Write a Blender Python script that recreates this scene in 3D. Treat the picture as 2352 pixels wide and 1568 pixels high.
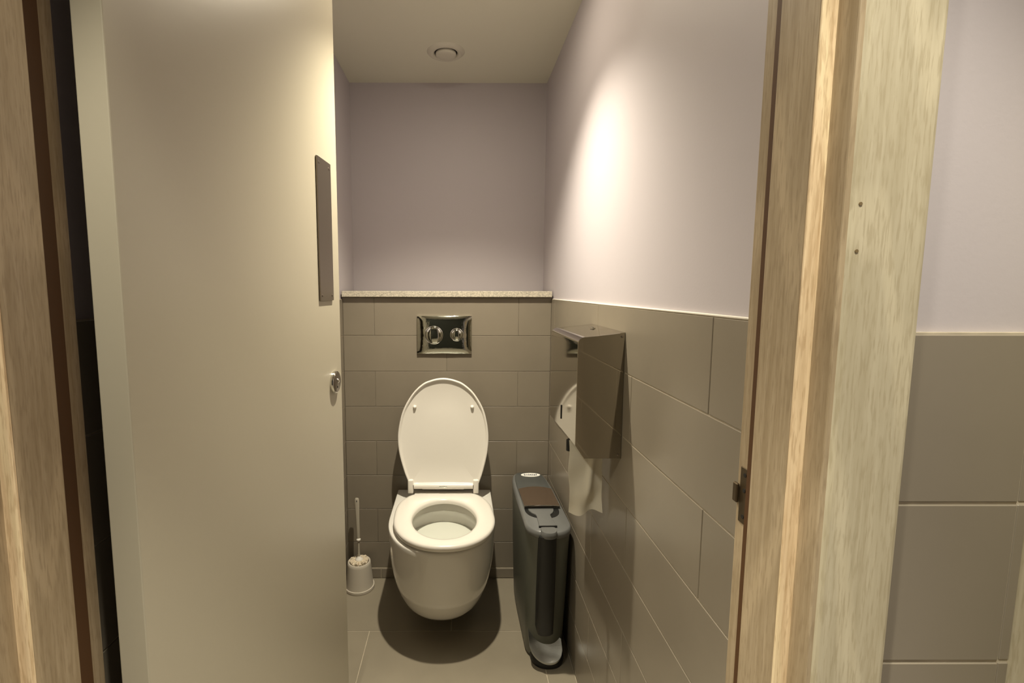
import bpy, bmesh, math, random
from mathutils import Vector, Matrix
random.seed(4)
for o in list(bpy.data.objects): bpy.data.objects.remove(o)
S = bpy.context.scene; C = S.collection; PI = math.pi

# ------------------------------------------------------------------ camera
W = 2352.0
FPX, PITCH, YAW, ROLL, CX, CY, CAMH = 1099.0531, 0.1033, -0.0034, 0.0017, 1059.4284, 779.5324, 1.2701
cy_, sy_ = math.cos(YAW), math.sin(YAW); cp_, sp_ = math.cos(PITCH), math.sin(PITCH)
fwd = Vector((-sy_*cp_, cy_*cp_, -sp_)); rgt = Vector((cy_, sy_, 0)); dwn = fwd.cross(rgt)
cr_, sr_ = math.cos(ROLL), math.sin(ROLL)
r2 = rgt*cr_ - dwn*sr_; d2 = dwn*cr_ + rgt*sr_
cam = bpy.data.cameras.new('camera'); co = bpy.data.objects.new('camera', cam); C.objects.link(co)
M = Matrix((r2, -d2, -fwd)).transposed().to_4x4(); M.translation = Vector((0, 0, CAMH)); co.matrix_world = M
cam.sensor_fit = 'HORIZONTAL'; cam.sensor_width = 36.0; cam.lens = FPX*36.0/W
cam.shift_x = (1176-CX)/W; cam.shift_y = -(784-CY)/W
cam.clip_start = 0.02; cam.clip_end = 50
S.camera = co

# ------------------------------------------------------------------ world, light, exposure
w = bpy.data.worlds.new('world'); S.world = w; w.use_nodes = True
w.node_tree.nodes['Background'].inputs[0].default_value = (1, .93, .8, 1)
w.node_tree.nodes['Background'].inputs[1].default_value = 0.02
S.view_settings.view_transform = 'Standard'; S.view_settings.look = 'None'
S.view_settings.gamma = 1.0; S.view_settings.use_curve_mapping = False
S.view_settings.exposure = 1.0
LX, LY, LZ = -0.005, 1.38, 2.165
def light(name, kind, loc, power, col, **kw):
    l = bpy.data.lights.new(name, kind); l.energy = power; l.color = col
    for k, v in kw.items(): setattr(l, k, v)
    o = bpy.data.objects.new(name, l); C.objects.link(o); o.location = loc; return o
WARM = (1.0, .91, .72)
light('downlight_beam', 'SPOT', (LX, LY, LZ), 64, WARM, spot_size=math.radians(110), spot_blend=1.0, shadow_soft_size=.018)
light('lobby_lamp', 'AREA', (-.92, -.30, 2.46), 8.5, (1, .93, .75), shape='DISK', size=.22)
for lx_, ly_ in ((-.35, .03), (.25, -.06)):       # pair of unseen spots added to light the casing and door edge
    light('lobby_fill_spot', 'SPOT', (lx_, ly_, 2.46), 50 if lx_ < 0 else 52, (1, .94, .77), spot_size=math.radians(67), spot_blend=.35, shadow_soft_size=.03)

# ------------------------------------------------------------------ materials
def mat(name, col, rough=.5, metal=0., bump=0., bscale=200, var=0., vscale=6, coat=0., spec=.5, trans=0., rnd=0., emit=0):
    m = bpy.data.materials.new(name); m.use_nodes = True; nt = m.node_tree; N = nt.nodes; L = nt.links
    b = N['Principled BSDF']; b.inputs['Base Color'].default_value = (*col, 1)
    b.inputs['Roughness'].default_value = rough; b.inputs['Metallic'].default_value = metal
    b.inputs['Specular IOR Level'].default_value = spec
    b.inputs['Coat Weight'].default_value = coat; b.inputs['Coat Roughness'].default_value = .08
    if trans: b.inputs['Transmission Weight'].default_value = trans
    if emit:
        b.inputs['Emission Color'].default_value = (*col, 1); b.inputs['Emission Strength'].default_value = emit
    tc = N.new('ShaderNodeTexCoord')
    if bump:
        n = N.new('ShaderNodeTexNoise'); n.inputs['Scale'].default_value = bscale; n.inputs['Detail'].default_value = 3
        L.new(tc.outputs['Object'], n.inputs['Vector'])
        bp = N.new('ShaderNodeBump'); bp.inputs['Strength'].default_value = bump; bp.inputs['Distance'].default_value = .001
        L.new(n.outputs['Fac'], bp.inputs['Height']); L.new(bp.outputs['Normal'], b.inputs['Normal'])
    if var or rnd:
        hs = N.new('ShaderNodeHueSaturation'); hs.inputs['Color'].default_value = (*col, 1)
        add = None
        if var:
            n = N.new('ShaderNodeTexNoise'); n.inputs['Scale'].default_value = vscale; n.inputs['Detail'].default_value = 5
            L.new(tc.outputs['Object'], n.inputs['Vector'])
            mr = N.new('ShaderNodeMapRange'); mr.inputs['From Min'].default_value = .3; mr.inputs['From Max'].default_value = .7
            mr.inputs['To Min'].default_value = 1-var; mr.inputs['To Max'].default_value = 1+var
            L.new(n.outputs['Fac'], mr.inputs['Value']); add = mr.outputs['Result']
        if rnd:
            oi = N.new('ShaderNodeObjectInfo'); mr2 = N.new('ShaderNodeMapRange')
            mr2.inputs['To Min'].default_value = 1-rnd; mr2.inputs['To Max'].default_value = 1+rnd
            L.new(oi.outputs['Random'], mr2.inputs['Value'])
            if add:
                mm = N.new('ShaderNodeMath'); mm.operation = 'MULTIPLY'; L.new(add, mm.inputs[0]); L.new(mr2.outputs['Result'], mm.inputs[1]); add = mm.outputs[0]
            else: add = mr2.outputs['Result']
        L.new(add, hs.inputs['Value']); L.new(hs.outputs['Color'], b.inputs['Base Color'])
    return m

def wood(name, c_lo, c_hi, c_pore, off=(0, 0, 0), streak=70., rough=.5):
    """limed oak: long grain along Z, fine pores, the odd cathedral figure"""
    m = bpy.data.materials.new(name); m.use_nodes = True; nt = m.node_tree; N = nt.nodes; L = nt.links
    b = N['Principled BSDF']; b.inputs['Roughness'].default_value = rough
    tc = N.new('ShaderNodeTexCoord')
    def noise(sc, scale, detail, dist=0):
        mp = N.new('ShaderNodeMapping'); mp.inputs['Scale'].default_value = sc; mp.inputs['Location'].default_value = off
        L.new(tc.outputs['Object'], mp.inputs['Vector'])
        n = N.new('ShaderNodeTexNoise'); n.inputs['Scale'].default_value = scale; n.inputs['Detail'].default_value = detail
        n.inputs['Distortion'].default_value = dist
        L.new(mp.outputs['Vector'], n.inputs['Vector']); return n.outputs['Fac']
    a = noise((1, 1, .045), streak, 4, .4)
    r = N.new('ShaderNodeValToRGB'); L.new(a, r.inputs['Fac'])
    r.color_ramp.elements[0].position = .34; r.color_ramp.elements[0].color = (*c_lo, 1)
    r.color_ramp.elements[1].position = .66; r.color_ramp.elements[1].color = (*c_hi, 1)
    # cathedral figure
    mp = N.new('ShaderNodeMapping'); mp.inputs['Scale'].default_value = (1, 1, .12); mp.inputs['Location'].default_value = off
    L.new(tc.outputs['Object'], mp.inputs['Vector'])
    wv = N.new('ShaderNodeTexWave'); wv.wave_type = 'RINGS'; wv.rings_direction = 'Y'; wv.inputs['Scale'].default_value = 9
    wv.inputs['Distortion'].default_value = 7; wv.inputs['Detail'].default_value = 2; wv.inputs['Detail Scale'].default_value = 1.2
    L.new(mp.outputs['Vector'], wv.inputs['Vector'])
    r3 = N.new('ShaderNodeValToRGB'); r3.color_ramp.elements[0].position = .78; r3.color_ramp.elements[1].position = .98
    r3.color_ramp.elements[1].color = (.35, .35, .35, 1); L.new(wv.outputs['Fac'], r3.inputs['Fac'])
    mx0 = N.new('ShaderNodeMix'); mx0.data_type = 'RGBA'; L.new(r3.outputs['Color'], mx0.inputs[0])
    L.new(r.outputs['Color'], mx0.inputs[6]); mx0.inputs[7].default_value = (*[min(1, c*1.35) for c in c_hi], 1)
    p = noise((1, 1, .1), 420, 3)
    r2_ = N.new('ShaderNodeValToRGB'); L.new(p, r2_.inputs['Fac'])
    r2_.color_ramp.elements[0].position = .36; r2_.color_ramp.elements[0].color = (.5, .5, .5, 1)
    r2_.color_ramp.elements[1].position = .5; r2_.color_ramp.elements[1].color = (0, 0, 0, 1)
    mx = N.new('ShaderNodeMix'); mx.data_type = 'RGBA'
    L.new(r2_.outputs['Color'], mx.inputs[0]); L.new(mx0.outputs[2], mx.inputs[6]); mx.inputs[7].default_value = (*c_pore, 1)
    L.new(mx.outputs[2], b.inputs['Base Color'])
    bp = N.new('ShaderNodeBump'); bp.inputs['Strength'].default_value = .35; bp.inputs['Distance'].default_value = .0006
    L.new(a, bp.inputs['Height']); L.new(bp.outputs['Normal'], b.inputs['Normal'])
    return m

m_paint = mat('lilac_wall_paint', (.50, .460, .485), .55, bump=.10, bscale=260)
m_ceil = mat('ceiling_paint', (.70, .68, .57), .30, bump=.08, bscale=200)
m_tile = mat('taupe_porcelain_tile', (.235, .203, .157), .30, var=.05, vscale=5, rnd=.035, bump=.03, bscale=120)
m_floor = mat('taupe_floor_tile', (.255, .222, .165), .45, var=.06, vscale=7, rnd=.03, bump=.05, bscale=150)
m_grout = mat('beige_grout', (.47, .41, .31), .8, var=.15, vscale=30)
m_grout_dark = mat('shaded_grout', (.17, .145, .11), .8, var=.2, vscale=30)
m_leaf = mat('stone_coloured_door_paint', (.44, .40, .31), .38, bump=.10, bscale=90)
m_wood = wood('limed_oak', (.44, .385, .265), (.53, .475, .345), (.36, .30, .19), streak=150)
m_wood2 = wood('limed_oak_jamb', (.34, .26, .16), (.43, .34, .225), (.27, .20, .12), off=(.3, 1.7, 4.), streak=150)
m_wood3 = wood('oak_lit_arris', (.62, .45, .27), (.82, .64, .42), (.45, .30, .16), off=(2.3, .7, 1.), streak=210)  # cut grain, painted paler as if catching the lobby light
m_seal = mat('brown_seal', (.085, .036, .010), .6)
m_china = mat('white_china', (.78, .755, .70), .10, coat=.3)
m_plastic = mat('white_plastic', (.80, .765, .70), .24)
m_water = mat('water', (.80, .82, .74), .03, trans=.15)
m_chrome = mat('chrome', (.56, .57, .52), .06, metal=1., bump=.35, bscale=55)
m_chrome2 = mat('bright_chrome', (.72, .71, .67), .09, metal=1.)
m_steel = mat('polished_stainless', (.40, .37, .315), .06, metal=1., bump=.02, bscale=20)
m_steelr = mat('brushed_steel_plate', (.24, .205, .17), .30, metal=.85)
m_black = mat('black_plastic', (.007, .007, .0065), .5)
m_slot = mat('slot_shadow_gap', (.012, .01, .008), .7)
m_body = mat('dark_grey_green_plastic', (.105, .110, .090), .40, bump=.15, bscale=500)
m_rim = mat('mid_grey_plastic', (.135, .138, .135), .33, bump=.12, bscale=500)
m_lid = mat('charcoal_plastic', (.075, .080, .078), .28)
m_flap = mat('flap_wall_reflection', (.125, .088, .062), .22, metal=.45)  # brown stands for the tile wall mirrored in the glossy flap
m_pedal = mat('brushed_aluminium', (.42, .43, .42), .28, metal=1., bump=.3, bscale=300)
m_white = mat('white_sticker', (.86, .85, .80), .4)
m_ink = mat('dark_print', (.05, .05, .08), .5)
m_stone = mat('speckled_stone_composite', (.50, .455, .37), .35, var=.34, vscale=200)
m_vent = mat('white_vent_plastic', (.60, .57, .49), .4)
m_brist = mat('beige_bristles', (.62, .53, .40), .7, var=.2, vscale=90)
m_clear = mat('cloudy_clear_plastic', (.62, .57, .47), .15, trans=.35)
m_hold = mat('pale_grey_plastic', (.56, .51, .43), .38)
m_paper = mat('toilet_tissue', (.80, .755, .64), .85, bump=.3, bscale=300)
m_brass = mat('dark_aged_brass', (.10, .072, .040), .45, metal=.7)
m_lens = mat('lit_lamp_lens', (1., .88, .68), .4, emit=190)
m_dark = mat('nail_filler', (.17, .12, .055), .8)

# ------------------------------------------------------------------ helpers
def empty(name, loc, label=None, cat=None, kind=None, rz=0):
    o = bpy.data.objects.new(name, None); C.objects.link(o); o.location = loc; o.rotation_euler = (0, 0, rz)
    o.empty_display_size = .05
    tag(o, label, cat, kind); return o
def tag(o, label=None, cat=None, kind=None, group=None):
    if label: o['label'] = label
    if cat: o['category'] = cat
    if kind: o['kind'] = kind
    if group: o['group'] = group
    return o
def worldloc(p):
    v = Vector((0, 0, 0))
    while p is not None: v += p.location; p = p.parent
    return v
def obj(name, bm, m, parent=None, smooth=False, local=False, recalc=True):
    """bm in world coordinates (or the parent's frame when local) -> one mesh object"""
    if recalc: bmesh.ops.recalc_face_normals(bm, faces=bm.faces)
    if parent is not None and not local:
        bmesh.ops.translate(bm, verts=bm.verts, vec=-worldloc(parent))
    me = bpy.data.meshes.new(name); bm.to_mesh(me); bm.free()
    me.materials.append(m)
    if smooth:
        for p in me.polygons: p.use_smooth = True
        me.set_sharp_from_angle(angle=math.radians(38 if smooth is True else smooth))
    o = bpy.data.objects.new(name, me); C.objects.link(o)
    if parent is not None: o.parent = parent
    return o
def bx(bm, x0, x1, y0, y1, z0, z1, bev=0., seg=1):
    vs = [bm.verts.new((x, y, z)) for x in (x0, x1) for y in (y0, y1) for z in (z0, z1)]
    F = [(0, 1, 3, 2), (4, 6, 7, 5), (0, 4, 5, 1), (2, 3, 7, 6), (0, 2, 6, 4), (1, 5, 7, 3)]
    fs = [bm.faces.new([vs[i] for i in f]) for f in F]
    if bev:
        es = list({e for f in fs for e in f.edges})
        bmesh.ops.bevel(bm, geom=es, offset=bev, segments=seg, affect='EDGES', profile=.5)
    return bm
def box(*a, **k): return bx(bmesh.new(), *a, **k)
def loft(rings, cap0=True, cap1=True, bm=None, closed=True):
    bm = bm or bmesh.new(); R = [[bm.verts.new(p) for p in r] for r in rings]; n = len(R[0])
    for a, b in zip(R, R[1:]):
        for i in range(n if closed else n-1):
            j = (i+1) % n; bm.faces.new((a[i], a[j], b[j], b[i]))
    if cap0: bm.faces.new(R[0])
    if cap1: bm.faces.new(R[-1])
    return bm
def lathe(prof, c, axis='Z', n=48, bm=None, sx=1., sy=1.):
    """prof: (r, h) pairs along the axis from c; caps where r==0 is not needed (tiny r used)"""
    rings = []
    for r, h in prof:
        ring = []
        for k in range(n):
            a = 2*PI*k/n; u, v = r*math.cos(a)*sx, r*math.sin(a)*sy
            p = {'Z': (u, v, h), 'Y': (u, h, v), 'X': (h, u, v)}[axis]
            ring.append((c[0]+p[0], c[1]+p[1], c[2]+p[2]))
        rings.append(ring)
    return loft(rings, True, True, bm)
def tube(path, r, n=12, bm=None):
    bm = bm or bmesh.new(); rings = []
    for i, p in enumerate(path):
        p = Vector(p); t = (Vector(path[min(i+1, len(path)-1)])-Vector(path[max(i-1, 0)])).normalized()
        u = t.orthogonal().normalized() if i == 0 else (u-t*u.dot(t)).normalized(); v = t.cross(u)
        rr = r[i] if isinstance(r, (list, tuple)) else r
        rings.append([p+(u*math.cos(2*PI*k/n)+v*math.sin(2*PI*k/n))*rr for k in range(n)])
    return loft(rings, bm=bm)
def prism(pts, to3, a, b, bev=0., seg=2, bm=None):
    bm = bm or bmesh.new(); A = [bm.verts.new(to3(u, v, a)) for u, v in pts]; B = [bm.verts.new(to3(u, v, b)) for u, v in pts]
    n = len(pts); fs = [bm.faces.new(A), bm.faces.new(B)]
    for i in range(n): fs.append(bm.faces.new((A[i], A[(i+1) % n], B[(i+1) % n], B[i])))
    if bev:
        bmesh.ops.recalc_face_normals(bm, faces=fs)
        es = [e for f in fs[:2] for e in f.edges]
        bmesh.ops.bevel(bm, geom=list(set(es)), offset=bev, segments=seg, affect='EDGES', profile=.5)
    return bm

# ------------------------------------------------------------------ dimensions
XL, XR, D1, D2, H = -.489, .384, 2.004, 2.249, 2.191
TOP, ROW = 1.2307, .152
JR, JL, YC, YJ, YLOB = .340, -.450, .432, .563, .440
TT = .010   # tile thickness
G = .0011   # half joint
GV = .0010  # half joint of the upright joints

def tile_x(parent, y0, y1, z0, z1, x, sgn, m=m_tile):     # on a wall whose face looks to sgn*X, face plane x
    a, b = sorted((x, x-sgn*TT)); return obj('tile', box(a, b, y0+GV, y1-GV, z0+G, z1-G, bev=.0006), m, parent)
def tile_y(parent, x0, x1, z0, z1, y, sgn=-1, m=m_tile):
    a, b = sorted((y, y-sgn*TT)); return obj('tile', box(x0+GV, x1-GV, a, b, z0+G, z1-G, bev=.0006), m, parent)
def cuts(a, b, start, step):
    k = math.ceil((a+.02-start)/step); out = [a]
    while start+k*step < b-.02: out.append(start+k*step); k += 1
    return out+[b]
def struct(name, bm, m, kind='structure'):
    o = obj(name, bm, m); o['kind'] = kind; return o

# ------------------------------------------------------------------ back wall: boxed-in cistern + recess
wb = struct('wall_back', box(XL-.12, XR+.12, D2, D2+.1, 0, H), m_paint)
duct = struct('wall_cistern_duct', box(XL-.008, XR+.008, D1+TT+.002, D2-.001, 0, 1.240), m_paint)
duct.name = 'wall_duct'
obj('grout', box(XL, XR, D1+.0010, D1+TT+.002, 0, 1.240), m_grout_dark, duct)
rows = [(TOP+.008, TOP-ROW)]+[(TOP-ROW*k, TOP-ROW*(k+1)) for k in range(1, 7)]+[(TOP-ROW*7, .047)]
for i, (zt, zb) in enumerate(rows):
    cs = cuts(XL, XR, -.3575 if i % 2 == 0 else -.055, .605)
    for a, b in zip(cs, cs[1:]): tile_y(duct, a, b, zb, zt, D1)
bb = struct('baseboard_back', box(XL, XR, D1-.0015, D1+.0013, 0, .047), m_grout)
for a, b in ((XL, -.345), (-.345, .03), (.03, XR)):
    obj('tile', box(a+.002, b-.002, D1-.0045, D1-.0014, .003, .045, bev=.0008), m_tile, bb)

# ------------------------------------------------------------------ right wall
wr = struct('wall_right', box(XR+.006, XR+.1, YJ, D2, 0, H), m_paint)
obj('grout', box(XR+.0014, XR+.006, YJ+.002, D1+.01, 0, TOP+.0005), m_grout, wr)
for i, (zt, zb) in enumerate([(TOP-ROW*k, TOP-ROW*(k+1)) for k in range(8)]+[(TOP-8*ROW, 0)]):
    cs = cuts(YJ+.002, D1, .722 if i % 2 == 0 else 1.052, .605)
    for a, b in zip(cs, cs[1:]):
        obj('tile', box(XR, XR+.0058, a+GV, b-GV, zb+G, zt-G, bev=.0009), m_tile, wr)
tr = struct('trim_4', box(XR-.0005, XR+.0062, YJ+.002, D1-.02, TOP, TOP+.0035, bev=.001), mat('white_sealant', (.75, .70, .62), .5))
tr.name = 'trim_1'

# ------------------------------------------------------------------ left wall (seen through the hinge gap and beside the leaf)
wl = struct('wall_left', box(XL-.1, XL-.006, YJ, D2, 0, H), m_paint)
obj('grout', box(XL-.006, XL-.0014, YJ+.002, D1+.01, 0, TOP+.0005), m_grout, wl)
for i, (zt, zb) in enumerate([(TOP-ROW*k, TOP-ROW*(k+1)) for k in range(8)]+[(TOP-8*ROW, 0)]):
    cs = cuts(YJ+.002, D1, .722 if i % 2 == 0 else 1.052, .605)
    for a, b in zip(cs, cs[1:]):
        obj('tile', box(XL-.0058, XL, a+GV, b-GV, zb+G, zt-G, bev=.0009), m_tile, wl)

# ------------------------------------------------------------------ floor
fl = struct('floor', box(-1.5, .75, -1.7, 2.35, -.06, -.0017), m_grout)
def ftile(x0, x1, y0, y1): obj('tile', box(x0+.0016, x1-.0016, y0+.0016, y1-.0016, -.0016, 0, bev=.0006), m_floor, fl)
ys = [-1.7, -.758, -.153, .452, 1.067, 1.672, D1-.001]
for j, (a, b) in enumerate(zip(ys, ys[1:])):
    off = -.336 if j != 5 else -.03
    cs = cuts(-1.49 if b < .5 else XL, .74 if b < .5 else XR, off, .627)
    for c, d in zip(cs, cs[1:]): ftile(c, d, a, b)
# ceilings
ce = struct('ceiling', box(XL-.1, XR+.1, YJ-.06, D2+.1, H, H+.06), m_ceil)

# ------------------------------------------------------------------ lobby shell
lw = struct('wall_lobby', box(JR+.026, .75, YLOB+.008, YJ, 0, 2.5), m_paint)
lrows = [1.231-.1645*k for k in range(0, 8)]+[0]
obj('grout', box(JR+.03, .549, YLOB+.0014, YLOB+.008, 0, 1.2315), m_grout, lw)
for zt, zb in zip(lrows, lrows[1:]):
    obj('tile', box(JR+.03, .538-.0004, YLOB, YLOB+.0078, zb+.0014, zt-.0014, bev=.001), m_tile, lw)
    obj('tile', box(.538+.0004, .5489, YLOB+.0006, YLOB+.0078, zb+.0014, zt-.0014, bev=.001), m_tile, lw)
struct('wall_front_left', box(-1.5, JL-.026, YLOB, YJ, 0, 2.5), m_paint).name = 'wall_front'
struct('wall_over_door', box(JL-.03, JR+.03, YLOB+.004, YJ-.01, 2.16, 2.5), m_paint).name = 'wall_header'
struct('wall_lobby_right', box(.562, .65, -1.6, YLOB-.001, 0, 2.5), m_paint)
struct('wall_lobby_left', box(-1.6, -1.5, -1.7, YJ, 0, 2.5), m_paint)
struct('wall_lobby_back', box(-1.5, .75, -1.8, -1.7, 0, 2.5), mat('dimmed_olive_wall', (.055, .060, .045), .6))  # unseen wall, colour darkened to dim the chrome's reflections and the fill
struct('ceiling_lobby', box(-1.6, .75, -1.8, YJ-.061, 2.5, 2.56), m_ceil)
t5 = struct('trim_5', box(.549, .5615, YLOB-.075, YLOB+.0045, 0, 2.1, bev=.0012), m_wood)
t5['label'] = 'edge of another oak door surround at the right of the frame'

# ------------------------------------------------------------------ door frame, both sides
def jamb_side(idx, xj, s):
    """s=+1: right jamb (face looks to -X); s=-1: left jamb"""
    e = empty('trim_%d' % idx, (xj, YC, 0), kind='structure')
    X = lambda d: xj+s*d                       # d>0 goes into the wall
    def b(name, d0, d1, y0, y1, z0, z1, m, bev=.0015, seg=2):
        a, c = sorted((X(d0), X(d1))); return obj(name, box(a, c, y0, y1, z0, z1, bev=bev, seg=seg), m, e)
    b('jamb_lining', 0, .026, YC+.0005, YJ, 0, 2.15, m_wood2)
    st_ = b('door_stop', -.014, .002, .4592 if s > 0 else .4557, .517 if s > 0 else .511, 0, 2.136, m_wood2, .0015, 2)
    a_, c_ = sorted((X(-.0142), X(.0022)))
    o = obj('stop_edge', box(a_, c_, .4572 if s > 0 else .4537, .4600 if s > 0 else .4565, 0, 2.136, bev=.0011, seg=2), m_wood3, st_); o['label'] = 'front edge of the door stop, cut grain painted paler for lobby light'
    b('casing', .004, .0763, YC-.002, YLOB+.006, 0, 2.21, m_wood, .0055, 3)
    b('door_seal', -.003, .002, .522 if s < 0 else .530, .5415, 0, 2.13, m_seal, .0008, 1)
    return e
jr = jamb_side(2, JR, 1); jl = jamb_side(3, JL, -1)
# wide flat of the right stop carries the same grain as the lining
he = empty('trim_6', (0, YC, 2.13), kind='structure')
obj('head_lining', box(JL, JR, YC+.001, YJ, 2.136, 2.16, bev=.001), m_wood2, he)
obj('head_stop', box(JL+.014, JR-.014, .459, .5113, 2.122, 2.1358, bev=.001), m_wood2, he)
obj('head_casing', box(JL-.0763, JR+.0763, YC-.002, YLOB+.003, 2.2105, 2.285, bev=.003), m_wood, he)
# filled nail heads in the casing
for z in (1.346, 1.305):
    o = obj('nail_hole', lathe([(.0016, 0), (.0016, .002), (.0004, .002)], (.3525, YC-.0026, z), 'Y', 12), m_dark, jr)
# strike plate with lip
sp_ = obj('strike_plate', box(JR-.0012, JR+.0015, .5345, .556, .992, 1.060, bev=.0005), m_brass, jr)
obj('strike_lip', box(JR-.0050, JR-.0008, .556, .5645, 1.014, 1.038, bev=.0012), m_brass, sp_)
obj('keep_slot', box(JR-.0016, JR-.0010, .5385, .5405, 1.006, 1.044), m_slot, sp_)
for z in (1.052, 1.001, 1.033): obj('screw', lathe([(.0025, -.0019), (.0025, -.0011)], (JR, .5465, z), 'X', 12), m_slot, sp_)

# ------------------------------------------------------------------ door leaf, open inwards
hx, hy, fx, fy = -.3904, .557, -.3233, 1.294
dv = Vector((fx-hx, fy-hy, 0)); LEN = dv.length; du = dv.normalized(); dn = Vector((du.y, -du.x, 0))   # dn looks into the cubicle (+X)
base = Vector((hx, hy, 0))
door = empty('door_1', (hx, hy, 0), kind='structure')
def LP(u, z, n): return base+du*u+dn*n+Vector((0, 0, z))
def lbox(u0, u1, z0, z1, n0, n1, bev=0., seg=2):
    bm = bmesh.new(); bx(bm, u0, u1, n0, n1, z0, z1, bev=bev, seg=seg)
    for v in bm.verts: v.co = LP(v.co.x, v.co.z, v.co.y)
    return bm
obj('door_leaf', lbox(0, LEN, .008, 2.125, -.038, 0, .0016, 2), m_leaf, door)
up = [(-.2921, 'n'), (-.2639, 'f')]
def leaf_u(px):                      # where a sight line crosses the leaf, used once to place the fittings
    k = (px-CX)/FPX; return ((k*hy-hx)/(du.x-k*du.y))
u0, u1 = leaf_u(738), leaf_u(768)
pp = obj('push_plate', lbox(u0, u1, 1.243, 1.582, .0008, .0045, .0008, 1), m_steelr, door)
obj('plate_packer', lbox(u0+.006, u1-.006, 1.249, 1.576, 0, .0009), m_slot, pp)
for uu in (u0+.012, u1-.012):
    for zz in (1.256, 1.568):
        bm = lathe([(.0032, 0), (.0032, .0009), (.0016, .0014)], (0, 0, 0), 'Z', 14)
        for v in bm.verts: v.co = LP(uu+v.co.x, zz+v.co.y, .0044+v.co.z)
        obj('screw', bm, m_steelr, pp)
uk = leaf_u(767)
def ldisc(prof, u, z, n=40):
    bm = lathe(prof, (0, 0, 0), 'Z', n)
    for v in bm.verts: v.co = LP(u+v.co.x, z+v.co.y, v.co.z)
    return bm
lk = obj('lock_escutcheon', ldisc([(.029, 0), (.029, .0065), (.0280, .0082), (.0265, .0086)], uk, 1.030), m_chrome2, door, True)
ls = obj('lock_face', ldisc([(.0262, .0084), (.0262, .0092), (.0250, .0098)], uk, 1.030), m_steelr, lk, True)
obj('thumb_turn', ldisc([(.0062, .0096), (.0062, .0120), (.0045, .0138), (.001, .0142)], uk, 1.034, 20), m_chrome2, lk, True)
obj('indicator_hole', ldisc([(.003, .0097), (.003, .0101)], uk, 1.017, 14), m_slot, lk)

# ------------------------------------------------------------------ ceiling fittings
t = empty('ceiling_vent', (-.055, 1.968, H), 'round white extract vent set in the cubicle ceiling', 'vent')
VC = (-.055, 1.968, H)
obj('vent_ring', lathe([(.044, -.001), (.046, -.006), (.052, -.010), (.060, -.009), (.070, -.004), (.074, 0), (.05, .0005)], VC, n=64), m_vent, t, 60)
obj('vent_throat', lathe([(.0455, -.003), (.0455, -.0015), (.03, -.0015)], VC, n=48), m_slot, t)
obj('vent_disc', lathe([(.039, -.004), (.0405, -.009), (.039, -.0135), (.034, -.016), (.020, -.0175), (.001, -.018)], VC, n=64), m_vent, t, 60)
t = empty('recessed_downlight', (LX, LY, H), 'round recessed downlight in the ceiling above the toilet front', 'light')
obj('bezel', lathe([(.046, -.0002), (.046, -.004), (.040, -.006), (.034, -.003), (.034, -.0002)], (LX, LY, H), n=48), m_vent, t, True)
obj('lamp_lens', lathe([(.030, -.0004), (.029, -.006), (.022, -.0105), (.002, -.0125)], (LX, LY, H), n=32), m_lens, t, True)

# ------------------------------------------------------------------ shelf
sh = obj('ledge_shelf', box(XL+.001, XR-.0015, 1.987, D2-.001, 1.2405, 1.2650, bev=.0012), m_stone)
tag(sh, 'speckled pale stone ledge shelf on top of the tiled boxing behind the toilet', 'shelf')

# ------------------------------------------------------------------ flush plate
FX0, FX1, FZ0, FZ1 = -.178, .050, 1.004, 1.162
t = empty('flush_plate', ((FX0+FX1)/2, D1, (FZ0+FZ1)/2), 'rectangular chrome dual-button flush plate on the tiles above the toilet', 'flush plate')
bm = bmesh.new(); n = 28; grid = []
for i in range(n+1):
    row = []
    for j in range(n+1):
        u, v = -1+2*i/n, -1+2*j/n
        d = .010+.003*(1-abs(u)**10)*(1-abs(v)**10)+.006*(1-u*u)*(1-v*v*.4)*(1-abs(v)**10)
        row.append(bm.verts.new(((FX0+FX1)/2+u*(FX1-FX0)/2, D1-d, (FZ0+FZ1)/2+v*(FZ1-FZ0)/2)))
    grid.append(row)
for i in range(n):
    for j in range(n): bm.faces.new((grid[i][j], grid[i+1][j], grid[i+1][j+1], grid[i][j+1]))
edge = [grid[i][0] for i in range(n)]+[grid[n][j] for j in range(n)]+[grid[n-i][n] for i in range(n)]+[grid[0][n-j] for j in range(n)]
bk = [bm.verts.new((v.co.x, D1-.0002, v.co.z)) for v in edge]
for i in range(len(edge)): j = (i+1) % len(edge); bm.faces.new((edge[i], bk[i], bk[j], edge[j]))
bm.faces.new(bk)
obj('plate', bm, m_chrome, t, 30)
for cx, cz, r in ((-.1075, 1.083, .0385), (-.012, 1.085, .0275)):
    p = obj('button', lathe([(r, -.012), (r, -.0235), (r-.002, -.0250), (r-.0035, -.0240), (r-.004, -.0225)], (cx, D1, cz), 'Y', 48), m_chrome2, t, True)
    rr = r-.0042                              # domed cap, split by a stepped slot
    for a0, a1, lift in ((-1, -.35, -.0005), (-.24, 1, .002)):
        bm = bmesh.new(); K = 14; g = []
        for i in range(K+1):
            x = rr*(a0+(a1-a0)*i/K); zz = math.sqrt(max(rr*rr-x*x, 1e-7)); g.append([bm.verts.new((cx+x, D1-.0235-lift-.0075*math.sqrt(max(0, 1-(x*x+(zz*(-1+2*j/K))**2)/(rr*rr*1.02))), cz+zz*(-1+2*j/K))) for j in range(K+1)])
        for i in range(K):
            for j in range(K): bm.faces.new((g[i][j], g[i+1][j], g[i+1][j+1], g[i][j+1]))
        r_ = bmesh.ops.extrude_face_region(bm, geom=list(bm.faces)); vs = [v for v in r_['geom'] if isinstance(v, bmesh.types.BMVert)]
        for v in vs: v.co.y = D1-.018
        obj('button_cap', bm, m_chrome, p, 40)

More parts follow.
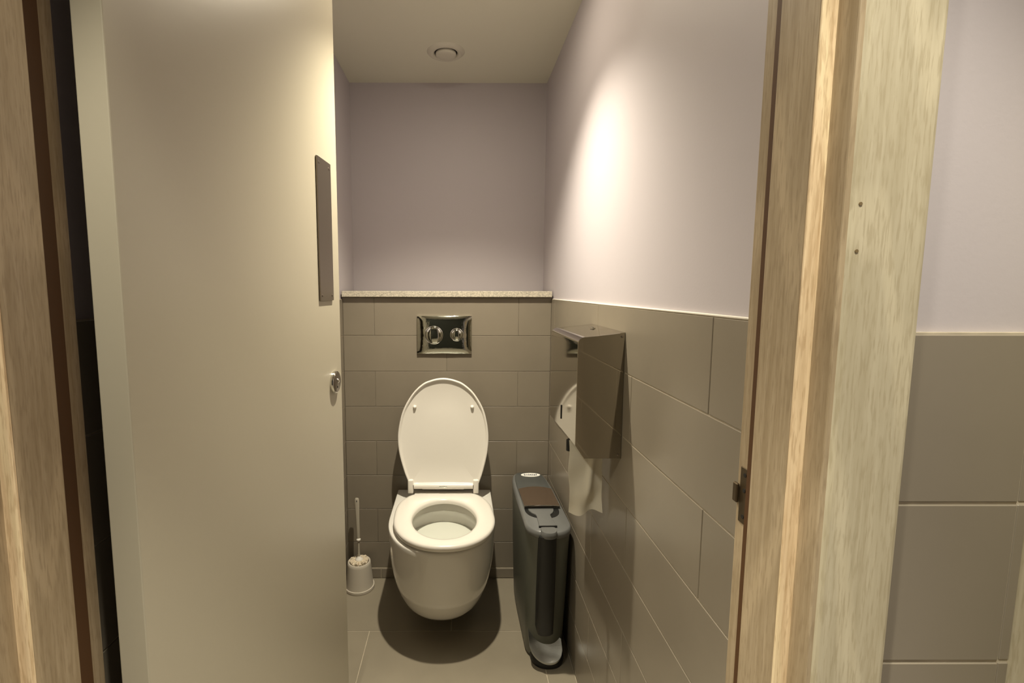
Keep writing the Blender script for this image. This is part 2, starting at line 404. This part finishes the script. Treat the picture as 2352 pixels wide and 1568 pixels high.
# ------------------------------------------------------------------ toilet
PX = -.066
toilet = empty('toilet', (PX, D1, 0), 'white wall-hung toilet with its lid raised, in the middle of the cubicle', 'toilet')
def dring(w_, yf, yb, z, N=72, L=None, e=2.15, cx=PX):
    """D-shaped plan: superelliptic nose, straight flanks back to yb"""
    L = L if L else min((yb-yf)*.62, w_*1.28); ysd = yf+L; out = []
    a = 14
    for k in range(a): out.append((cx+w_, yb+(ysd-yb)*k/a, z))
    for k in range(N-2*a-4+1):
        th = PI*k/(N-2*a-4); c, s = math.cos(th), math.sin(th)
        out.append((cx+w_*math.copysign(abs(c)**(2/e), c), ysd-L*abs(s)**(2/e), z))
    for k in range(1, a+1): out.append((cx-w_, ysd+(yb-ysd)*k/a, z))
    out += [(cx-w_*.5, yb, z), (cx, yb, z), (cx+w_*.5, yb, z)]
    return out[:N]
lv = [(.062, .035, 1.760), (.064, .070, 1.700), (.070, .098, 1.655), (.082, .119, 1.620), (.100, .137, 1.592), (.125, .154, 1.566), (.16, .169, 1.543),
      (.20, .181, 1.524), (.25, .190, 1.508), (.30, .196, 1.500), (.35, .199, 1.495), (.385, .201, 1.493), (.399, .201, 1.493), (.4038, .1998, 1.4945), (.4055, .197, 1.498)]
YB = D1-.001
rings = [dring(w_, yf, YB, z) for z, w_, yf in lv]
cxy = (PX+.004, 1.700)
def oval(rx, ry, cy, z, ref):
    o = []
    for p in ref:
        a = math.atan2((p[1]-cxy[1])/ry, (p[0]-cxy[0])/rx); o.append((cxy[0]+rx*math.cos(a), cy+ry*math.sin(a), z))
    return o
ref = rings[-1]
inner = [(.4055, .150, .172, 1.70), (.403, .146, .168, 1.70), (.385, .144, .166, 1.70), (.379, .140, .162, 1.70), (.374, .148, .170, 1.70), (.35, .146, .166, 1.705), (.32, .136, .152, 1.712),
         (.295, .118, .130, 1.725), (.275, .094, .103, 1.735), (.26, .060, .066, 1.745), (.250, .025, .028, 1.75)]
rings += [oval(rx, ry, cy, z, ref) for z, rx, ry, cy in inner]
obj('pan', loft(rings), m_china, toilet, 60)
obj('water', lathe([(.085, .3300), (.05, .3301), (.003, .3301)], (cxy[0], 1.7085, 0), sx=1.63, sy=1.83), m_water, toilet, True)
# seat (turned a little to the right)
SC = Vector((-.056, 1.700, 0)); TH = math.radians(3.2)
def srot(x, y, z): return (SC.x+x*math.cos(TH)-y*math.sin(TH), SC.y+x*math.sin(TH)+y*math.cos(TH), z)
def sring(off, z, NN=96):
    out = []
    for k in range(NN):
        th = 2*PI*k/NN; c, s = math.cos(th), math.sin(th); e = 2.12 if s < 0 else 2.9
        out.append(srot((.187+off)*math.copysign(abs(c)**(2/e), c), (.215+off if s < 0 else .226+off)*math.copysign(abs(s)**(2/e), s), z))
    return out
def hring(off, z, NN=96):
    return [srot((.118+off)*math.cos(2*PI*k/NN), -.010+(.150+off)*math.sin(2*PI*k/NN), z) for k in range(NN)]
sr = [hring(.006, .4145), hring(0, .418), hring(.0005, .427), hring(.004, .4335)]
mid = [tuple(.5*(p+q) for p, q in zip(a, b)) for a, b in zip(hring(0, .4375), sring(0, .4375))]
sr += [hring(.014, .4365), mid, sring(-.014, .4375), sring(-.005, .4355), sring(-.0005, .431), sring(0, .424), sring(-.003, .4150)]
bm = loft(sr+[sr[0]], False, False); bmesh.ops.remove_doubles(bm, verts=bm.verts, dist=1e-6)
seat = obj('seat', bm, m_plastic, toilet, 60)
obj('seat_tongue', box(-.185, .055, 1.885, 1.925, .418, .4365, bev=.004, seg=2), m_plastic, seat, True)
# lid
LZ0, LZ1, LY0, LY1 = .453, .913, 1.902, 1.950
prof = [(.913, -.067, -.067), (.9105, -.092, -.042), (.904, -.117, -.017), (.89, -.149, .015), (.854, -.188, .056), (.799, -.223, .091), (.744, -.243, .110), (.670, -.255, .1205), (.596, -.250, .1155), (.521, -.231, .099), (.483, -.217, .087), (.458, -.207, .078)]
left = [(a, z) for z, a, b in prof]; right = [(b, z) for z, a, b in prof][1:]
def catmull(P, n=5):
    out = []
    for i in range(len(P)-1):
        p0, p1, p2, p3 = P[max(i-1, 0)], P[i], P[i+1], P[min(i+2, len(P)-1)]
        for k in range(n):
            t_ = k/n; out.append(tuple(.5*((2*b)+(-a+c)*t_+(2*a-5*b+4*c-d)*t_*t_+(-a+3*b-3*c+d)*t_**3) for a, b, c, d in zip(p0, p1, p2, p3)))
    return out+[P[-1]]
arc = catmull(list(reversed(left))+right, 5)          # bottom-left, over the top, to bottom-right
outl = arc+[(.078+(-.207-.078)*k/8, .458) for k in range(1, 8)]
lc = (-.067, .66)
def lpt(x, z, n):
    f = (z-LZ0)/(LZ1-LZ0); Y = LY0+(LY1-LY0)*f; s = Y/1.93
    return (x*s, Y-n, CAMH+(z-CAMH)*s)
def lring(ins, n):
    out = []
    for x, z in outl:
        v = Vector((x-lc[0], z-lc[1])); L_ = v.length; v *= (L_-ins)/L_; out.append(lpt(lc[0]+v.x, lc[1]+v.y, n))
    return out
def lscale(k, n): return [lpt(lc[0]+(x-lc[0])*k, lc[1]+(z-lc[1])*k, n) for x, z in outl]
LR = [lscale(.02, -.016), lscale(.5, -.015), lscale(.8, -.012), lring(.008, -.008), lring(.001, -.003), lring(0, .003), lring(.0012, .0085), lring(.004, .0105), lring(.007, .0098), lring(.0105, .002), lring(.014, .0005), lscale(.5, 0), lscale(.02, 0)]
lid = obj('lid', loft(LR), m_plastic, toilet, 60)
for x in (-.184, .052):
    p = lpt(x, .792, 0)
    obj('bumper', lathe([(.0075, 0), (.007, -.005), (.0052, -.010), (.003, -.0125), (.0004, -.013)], p, 'Y', 20), m_plastic, lid, True)
for x in (-.201, .068):
    obj('hinge_lug', box(x-.0115, x+.0115, 1.892, 1.912, .436, .494, bev=.005, seg=3), m_plastic, lid, True)
hb = obj('hinge_barrel', tube([(-.187, 1.898, .467), (.055, 1.898, .467)], .0115, 20), m_plastic, toilet, True)
obj('hinge_sleeve', tube([(-.152, 1.898, .467), (.018, 1.898, .467)], .0128, 20), m_plastic, hb, True)
obj('hinge_badge', box(-.083, -.050, 1.8845, 1.8895, .463, .4715, bev=.0015, seg=2), m_chrome2, hb)

# ------------------------------------------------------------------ sanitary bin
BIN = empty('sanitary_bin', (.2925, 1.735, 0), 'slim dark grey pedal sanitary bin standing against the right wall beside the toilet', 'bin', rz=math.radians(1.2))
def bring(w_, yf, yb, z, N=64, nose=1.0, cx=0.):
    """slim plan: round nose (-Y), softly squared back (+Y)"""
    out = []
    for k in range(N):
        th = 2*PI*k/N; c, s = math.cos(th), math.sin(th)
        if s < 0: x = w_*math.copysign(abs(c)**(2/2.3), c); y = yf+w_*nose*(1-abs(s)**(2/2.3))
        else: x = w_*math.copysign(abs(c)**(2/6), c); y = (yf+w_*nose)+(yb-yf-w_*nose)*abs(s)**(2/6)
        out.append((cx+x, y, z))
    return out
obj('body', loft([bring(.060, -.200, .225, 0), bring(.063, -.212, .228, .012), bring(.0665, -.226, .231, .10), bring(.071, -.240, .233, .25), bring(.0735, -.252, .234, .40), bring(.0750, -.260, .235, .455), bring(.0755, -.264, .2355, .4745)]), m_body, BIN, 50, local=True)
obj('shroud', loft([bring(.0750, -.266, .235, .470), bring(.0768, -.272, .236, .475), bring(.0768, -.273, .236, .484), bring(.0745, -.271, .234, .492), bring(.071, -.267, .230, .4960)]), m_rim, BIN, 50, local=True)
lidp = obj('lid', loft([bring(.064, -.105, .222, .494, nose=.05), bring(.064, -.105, .222, .500, nose=.05), bring(.061, -.102, .219, .503, nose=.05)]), m_lid, BIN, 50, local=True)
# front flap, slightly domed, with a pale lip
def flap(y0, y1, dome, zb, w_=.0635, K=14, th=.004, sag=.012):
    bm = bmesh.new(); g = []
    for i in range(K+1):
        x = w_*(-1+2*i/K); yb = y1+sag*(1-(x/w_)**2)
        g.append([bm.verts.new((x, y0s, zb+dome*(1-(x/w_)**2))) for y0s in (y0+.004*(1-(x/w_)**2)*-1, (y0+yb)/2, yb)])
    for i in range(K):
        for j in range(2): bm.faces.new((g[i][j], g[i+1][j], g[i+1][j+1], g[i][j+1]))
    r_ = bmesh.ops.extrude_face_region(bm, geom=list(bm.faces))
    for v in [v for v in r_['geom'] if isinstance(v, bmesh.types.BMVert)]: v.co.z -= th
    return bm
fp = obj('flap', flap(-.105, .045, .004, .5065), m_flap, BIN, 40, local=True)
fp['label'] = 'glossy front flap of the lid, tile wall reflection painted in brown'
bm = bmesh.new()
pts = [(.0635*(-1+2*i/16), -.1055-.004*(1-(-1+2*i/16)**2), .5072+.004*(1-(-1+2*i/16)**2)) for i in range(17)]
obj('flap_lip', tube(pts, .0016, 8), m_chrome2, fp, True, local=True)
obj('well', loft([bring(.060, -.176, -.100, .4955, nose=1.05, cx=-.004), bring(.060, -.176, -.100, .4972, nose=1.05, cx=-.004)]), m_black, BIN, local=True)
# keyhole-shaped handle panel
kp = [(-.050, -.112), (.050, -.112), (.048, -.126), (.040, -.143), (.029, -.154), (.0265, -.166), (.031, -.236), (-.031, -.236), (-.0265, -.166), (-.029, -.154), (-.040, -.143), (-.048, -.126)]
kp = [(x*.90-.007, y) for x, y in kp]
obj('handle_panel', prism(kp, lambda u, v, z: (u, v, z), .493, .5015, bev=.002), m_rim, BIN, 50, local=True)
cr = [bring(.034, -.205+0, -.160, z, nose=.9, cx=.006) for z in (.4975, .4985)]
obj('panel_slot', prism([(-.037, -.2365), (.023, -.2365), (.023, -.2415), (-.037, -.2415)], lambda u, v, z: (u, v, z), .494, .5018), m_black, BIN, local=True)
obj('thumb_tab', loft([bring(.026, -.287, -.244, .480, nose=1., cx=-.009), bring(.027, -.290, -.243, .492, nose=1., cx=-.009), bring(.024, -.286, -.244, .5005, nose=1., cx=-.009)]), m_rim, BIN, 50, local=True)
obj('front_strip', loft([bring(.0235, -.264, -.17, .132, nose=.6, cx=-.0135), bring(.0265, -.274, -.17, .142, nose=.6, cx=-.0135), bring(.0280, -.278, -.18, .25, nose=.6, cx=-.0135), bring(.0285, -.283, -.2, .482, nose=.6, cx=-.0125)]), m_black, BIN, 50, local=True)
obj('base', loft([bring(.056, -.248, -.09, 0, cx=.006), bring(.058, -.251, -.09, .014, cx=.006), bring(.054, -.245, -.09, .026, cx=.006)]), m_black, BIN, 50, local=True)
# pedal: shallow scooped half disc tilting down to the front
bm = bmesh.new(); K = 20; g = []
for i in range(K+1):
    a = -1+2*i/K; row = []
    for j in range(9):
        b_ = j/8; x = .056*a; yfr = -.036*math.sqrt(max(0, 1-a*a*.985)); y = .034*(1-a*.45)*(1-b_)+yfr*b_
        z = .072+1.0*y-.18*x-.008*(1-a*a)*math.sin(PI*b_)
        row.append(bm.verts.new((-.004+x, -.228+y, z)))
    g.append(row)
for i in range(K):
    for j in range(8): bm.faces.new((g[i][j], g[i+1][j], g[i+1][j+1], g[i][j+1]))
r_ = bmesh.ops.extrude_face_region(bm, geom=list(bm.faces))
for v in [v for v in r_['geom'] if isinstance(v, bmesh.types.BMVert)]: v.co.z -= .006
ped = obj('pedal', bm, m_pedal, BIN, 40, local=True); ped['label'] = 'brushed silver foot pedal'
st = obj('sticker', lathe([(.040, .5031), (.040, .5036)], (.008, .192, 0), n=48, sy=.50), m_white, BIN, local=True); st['label'] = 'white oval sticker reading initial'
fc = bpy.data.curves.new('brand_text', 'FONT'); fc.body = 'initial'; fc.align_x = 'CENTER'; fc.align_y = 'CENTER'; fc.size = .026; fc.extrude = .0002; fc.offset = .0004
fo = bpy.data.objects.new('tmp_text', fc); C.objects.link(fo); bpy.context.view_layer.update()
me = bpy.data.meshes.new_from_object(fo.evaluated_get(bpy.context.evaluated_depsgraph_get())); bpy.data.objects.remove(fo)
me.materials.clear(); me.materials.append(m_ink)
to = bpy.data.objects.new('lettering', me); C.objects.link(to); to.parent = st; to.location = (.008, .192, .5038)

# ------------------------------------------------------------------ toilet brush and holder
hc = (-.428, 1.938, 0)
t = empty('brush_holder', hc, 'pale grey tapered brush holder on the floor left of the toilet', 'brush holder')
obj('cup', lathe([(.0585, .012), (.0575, .020), (.054, .060), (.0492, .106), (.0480, .1165), (.0455, .1190), (.0415, .1185), (.040, .114), (.046, .03), (.046, .016), (.002, .016)], hc, n=56), m_hold, t, 50)
obj('base_ring', lathe([(.058, 0), (.0625, .001), (.0635, .006), (.0625, .0125), (.0590, .0130), (.002, .0128)], hc, n=56), m_hold, t, 50)
t = empty('toilet_brush', (hc[0], hc[1], .016), 'white toilet brush with cloudy handle standing in the grey holder', 'brush')
hx_, hy_ = hc[0], hc[1]
obj('bristles', lathe([(.020, .030), (.030, .045), (.034, .09), (.035, .112), (.030, .1165), (.012, .119), (.002, .119)], hc, n=40), m_brist, t, True)
for k in range(14):
    a = 2*PI*k/14+.1; r0, r1 = .008, .0385
    p = [(hx_+r0*math.cos(a), hy_+r0*math.sin(a), .120), (hx_+.5*(r0+r1)*math.cos(a), hy_+.5*(r0+r1)*math.sin(a), .1215), (hx_+r1*math.cos(a), hy_+r1*math.sin(a), .1195-.004*(k % 2))]
    obj('bristle_tuft', tube(p, [.003, .0055, .0075], 8), m_brist, t, True)
obj('collar', lathe([(.0155, .1195), (.0165, .1255), (.0145, .130), (.009, .1335), (.0055, .140)], hc, n=24), m_plastic, t, True)
ht = (hx_-.007, hy_+.012, .392)
mid_ = (hx_-.0015, hy_+.004, .212)
obj('stem', tube([(hx_, hy_, .137), (hx_-.001, hy_+.002, .17), mid_], [.0050, .0046, .0042], 12), m_clear, t, True)
obj('stem_knuckle', lathe([(.0045, -.005), (.0088, -.003), (.0092, .001), (.007, .004), (.005, .006)], mid_, n=20), m_plastic, t, True)
def rr(c, a, b): return [(c[0]+a*math.copysign(abs(math.cos(q))**.7, math.cos(q)), c[1]+b*math.copysign(abs(math.sin(q))**.7, math.sin(q)), c[2]) for q in [2*PI*k/20 for k in range(20)]]
lerp = lambda f: tuple(mid_[i]+(ht[i]-mid_[i])*f for i in range(3))
obj('handle', loft([rr(lerp(.02), .0050, .005), rr(lerp(.08), .0070, .0060), rr(lerp(.5), .0074, .0055), rr(lerp(.8), .0092, .005), rr(lerp(.9), .0096, .005), rr(lerp(.98), .0084, .0045), rr(lerp(1.), .006, .003)]), m_clear, t, 50)
obj('hang_slot', box(ht[0]-.0020, ht[0]+.0018, ht[1]-.0056, ht[1]-.0046, .368, .384, bev=.0004), m_slot, t)

# ------------------------------------------------------------------ paper dispenser
DY0, DY1 = 1.101, 1.385
t = empty('paper_dispenser', (XR, (DY0+DY1)/2, 1.02), 'polished stainless steel toilet paper dispenser on the right wall tiles', 'dispenser')
pr = [(XR-.0005, .872), (.294, .872), (.273, .904), (.273, .910), (.273, 1.140), (.273, 1.146)]
for k in range(1, 8):
    a = PI/2*k/7; pr.append((.273+.018*(1-math.cos(a)), 1.146+.016*math.sin(a)))
pr += [(.296, 1.1625), (XR-.0005, 1.173)]
bm = prism(pr, lambda u, v, y: (u, y, v), DY0, DY1, bev=.0009, seg=1)
for v in bm.verts:                      # the front narrows very slightly towards the near side
    if v.co.x < .31: v.co.x -= .0068*(v.co.y-DY0)/(DY1-DY0)-.001
shell = obj('shell', bm, m_steel, t, 25)
for x, z in ((.376, 1.163), (.376, .882)):
    obj('rivet', lathe([(.0028, -.0002), (.0028, -.0010), (.0012, -.0016)], (x, DY0, z), 'Y', 14), m_steelr, shell)
obj('lock_slot', lathe([(.009, 0), (.009, .0012), (.007, .0016)], (.352, 1.262, 1.1705), n=24, sx=.8, sy=1.1), m_chrome2, shell, True)
obj('lock_keyhole', box(.350, .354, 1.255, 1.269, 1.1722, 1.1725), m_slot, shell)
obj('level_slit', box(.2688, .2706, 1.243, 1.2475, .930, .967), m_slot, shell)
obj('roll_guide', lathe([(.0085, 0), (.0085, .028), (.008, .029)], (.2875, 1.215, .853), n=20), m_black, t, True)
# hanging sheet
bm = bmesh.new(); NX, NZ = 22, 30; g = []
for i in range(NX+1):
    col = []
    u = i/NX
    for j in range(NZ+1):
        v = j/NZ; z = .885-(.197+.005*math.sin(u*7)*(v > .9))*v + .006*u*v
        x = .283+.005*v+.086*u+.003*math.sin(v*9+1)*(1-u)*math.sin(PI*min(1, v*1.3))
        y = 1.200-.006*math.sin(u*PI*1.3+.4)*v-.006*math.sin(u*9+v*5)*v*v+.004*math.sin(v*14+u*3)*v - .02*math.exp(-((u-.55+.4*(v-.7))/.10)**2)*math.sin(PI*v)**2*.5
        col.append(bm.verts.new((x, y, z)))
    g.append(col)
for i in range(NX):
    for j in range(NZ): bm.faces.new((g[i][j], g[i+1][j], g[i+1][j+1], g[i][j+1]))
r_ = bmesh.ops.extrude_face_region(bm, geom=list(bm.faces))
for v in [v for v in r_['geom'] if isinstance(v, bmesh.types.BMVert)]: v.co.y += .0006
pt = obj('toilet_paper', bm, m_paper, None, 60)
tag(pt, 'creased white toilet paper hanging from the steel dispenser', 'toilet paper')
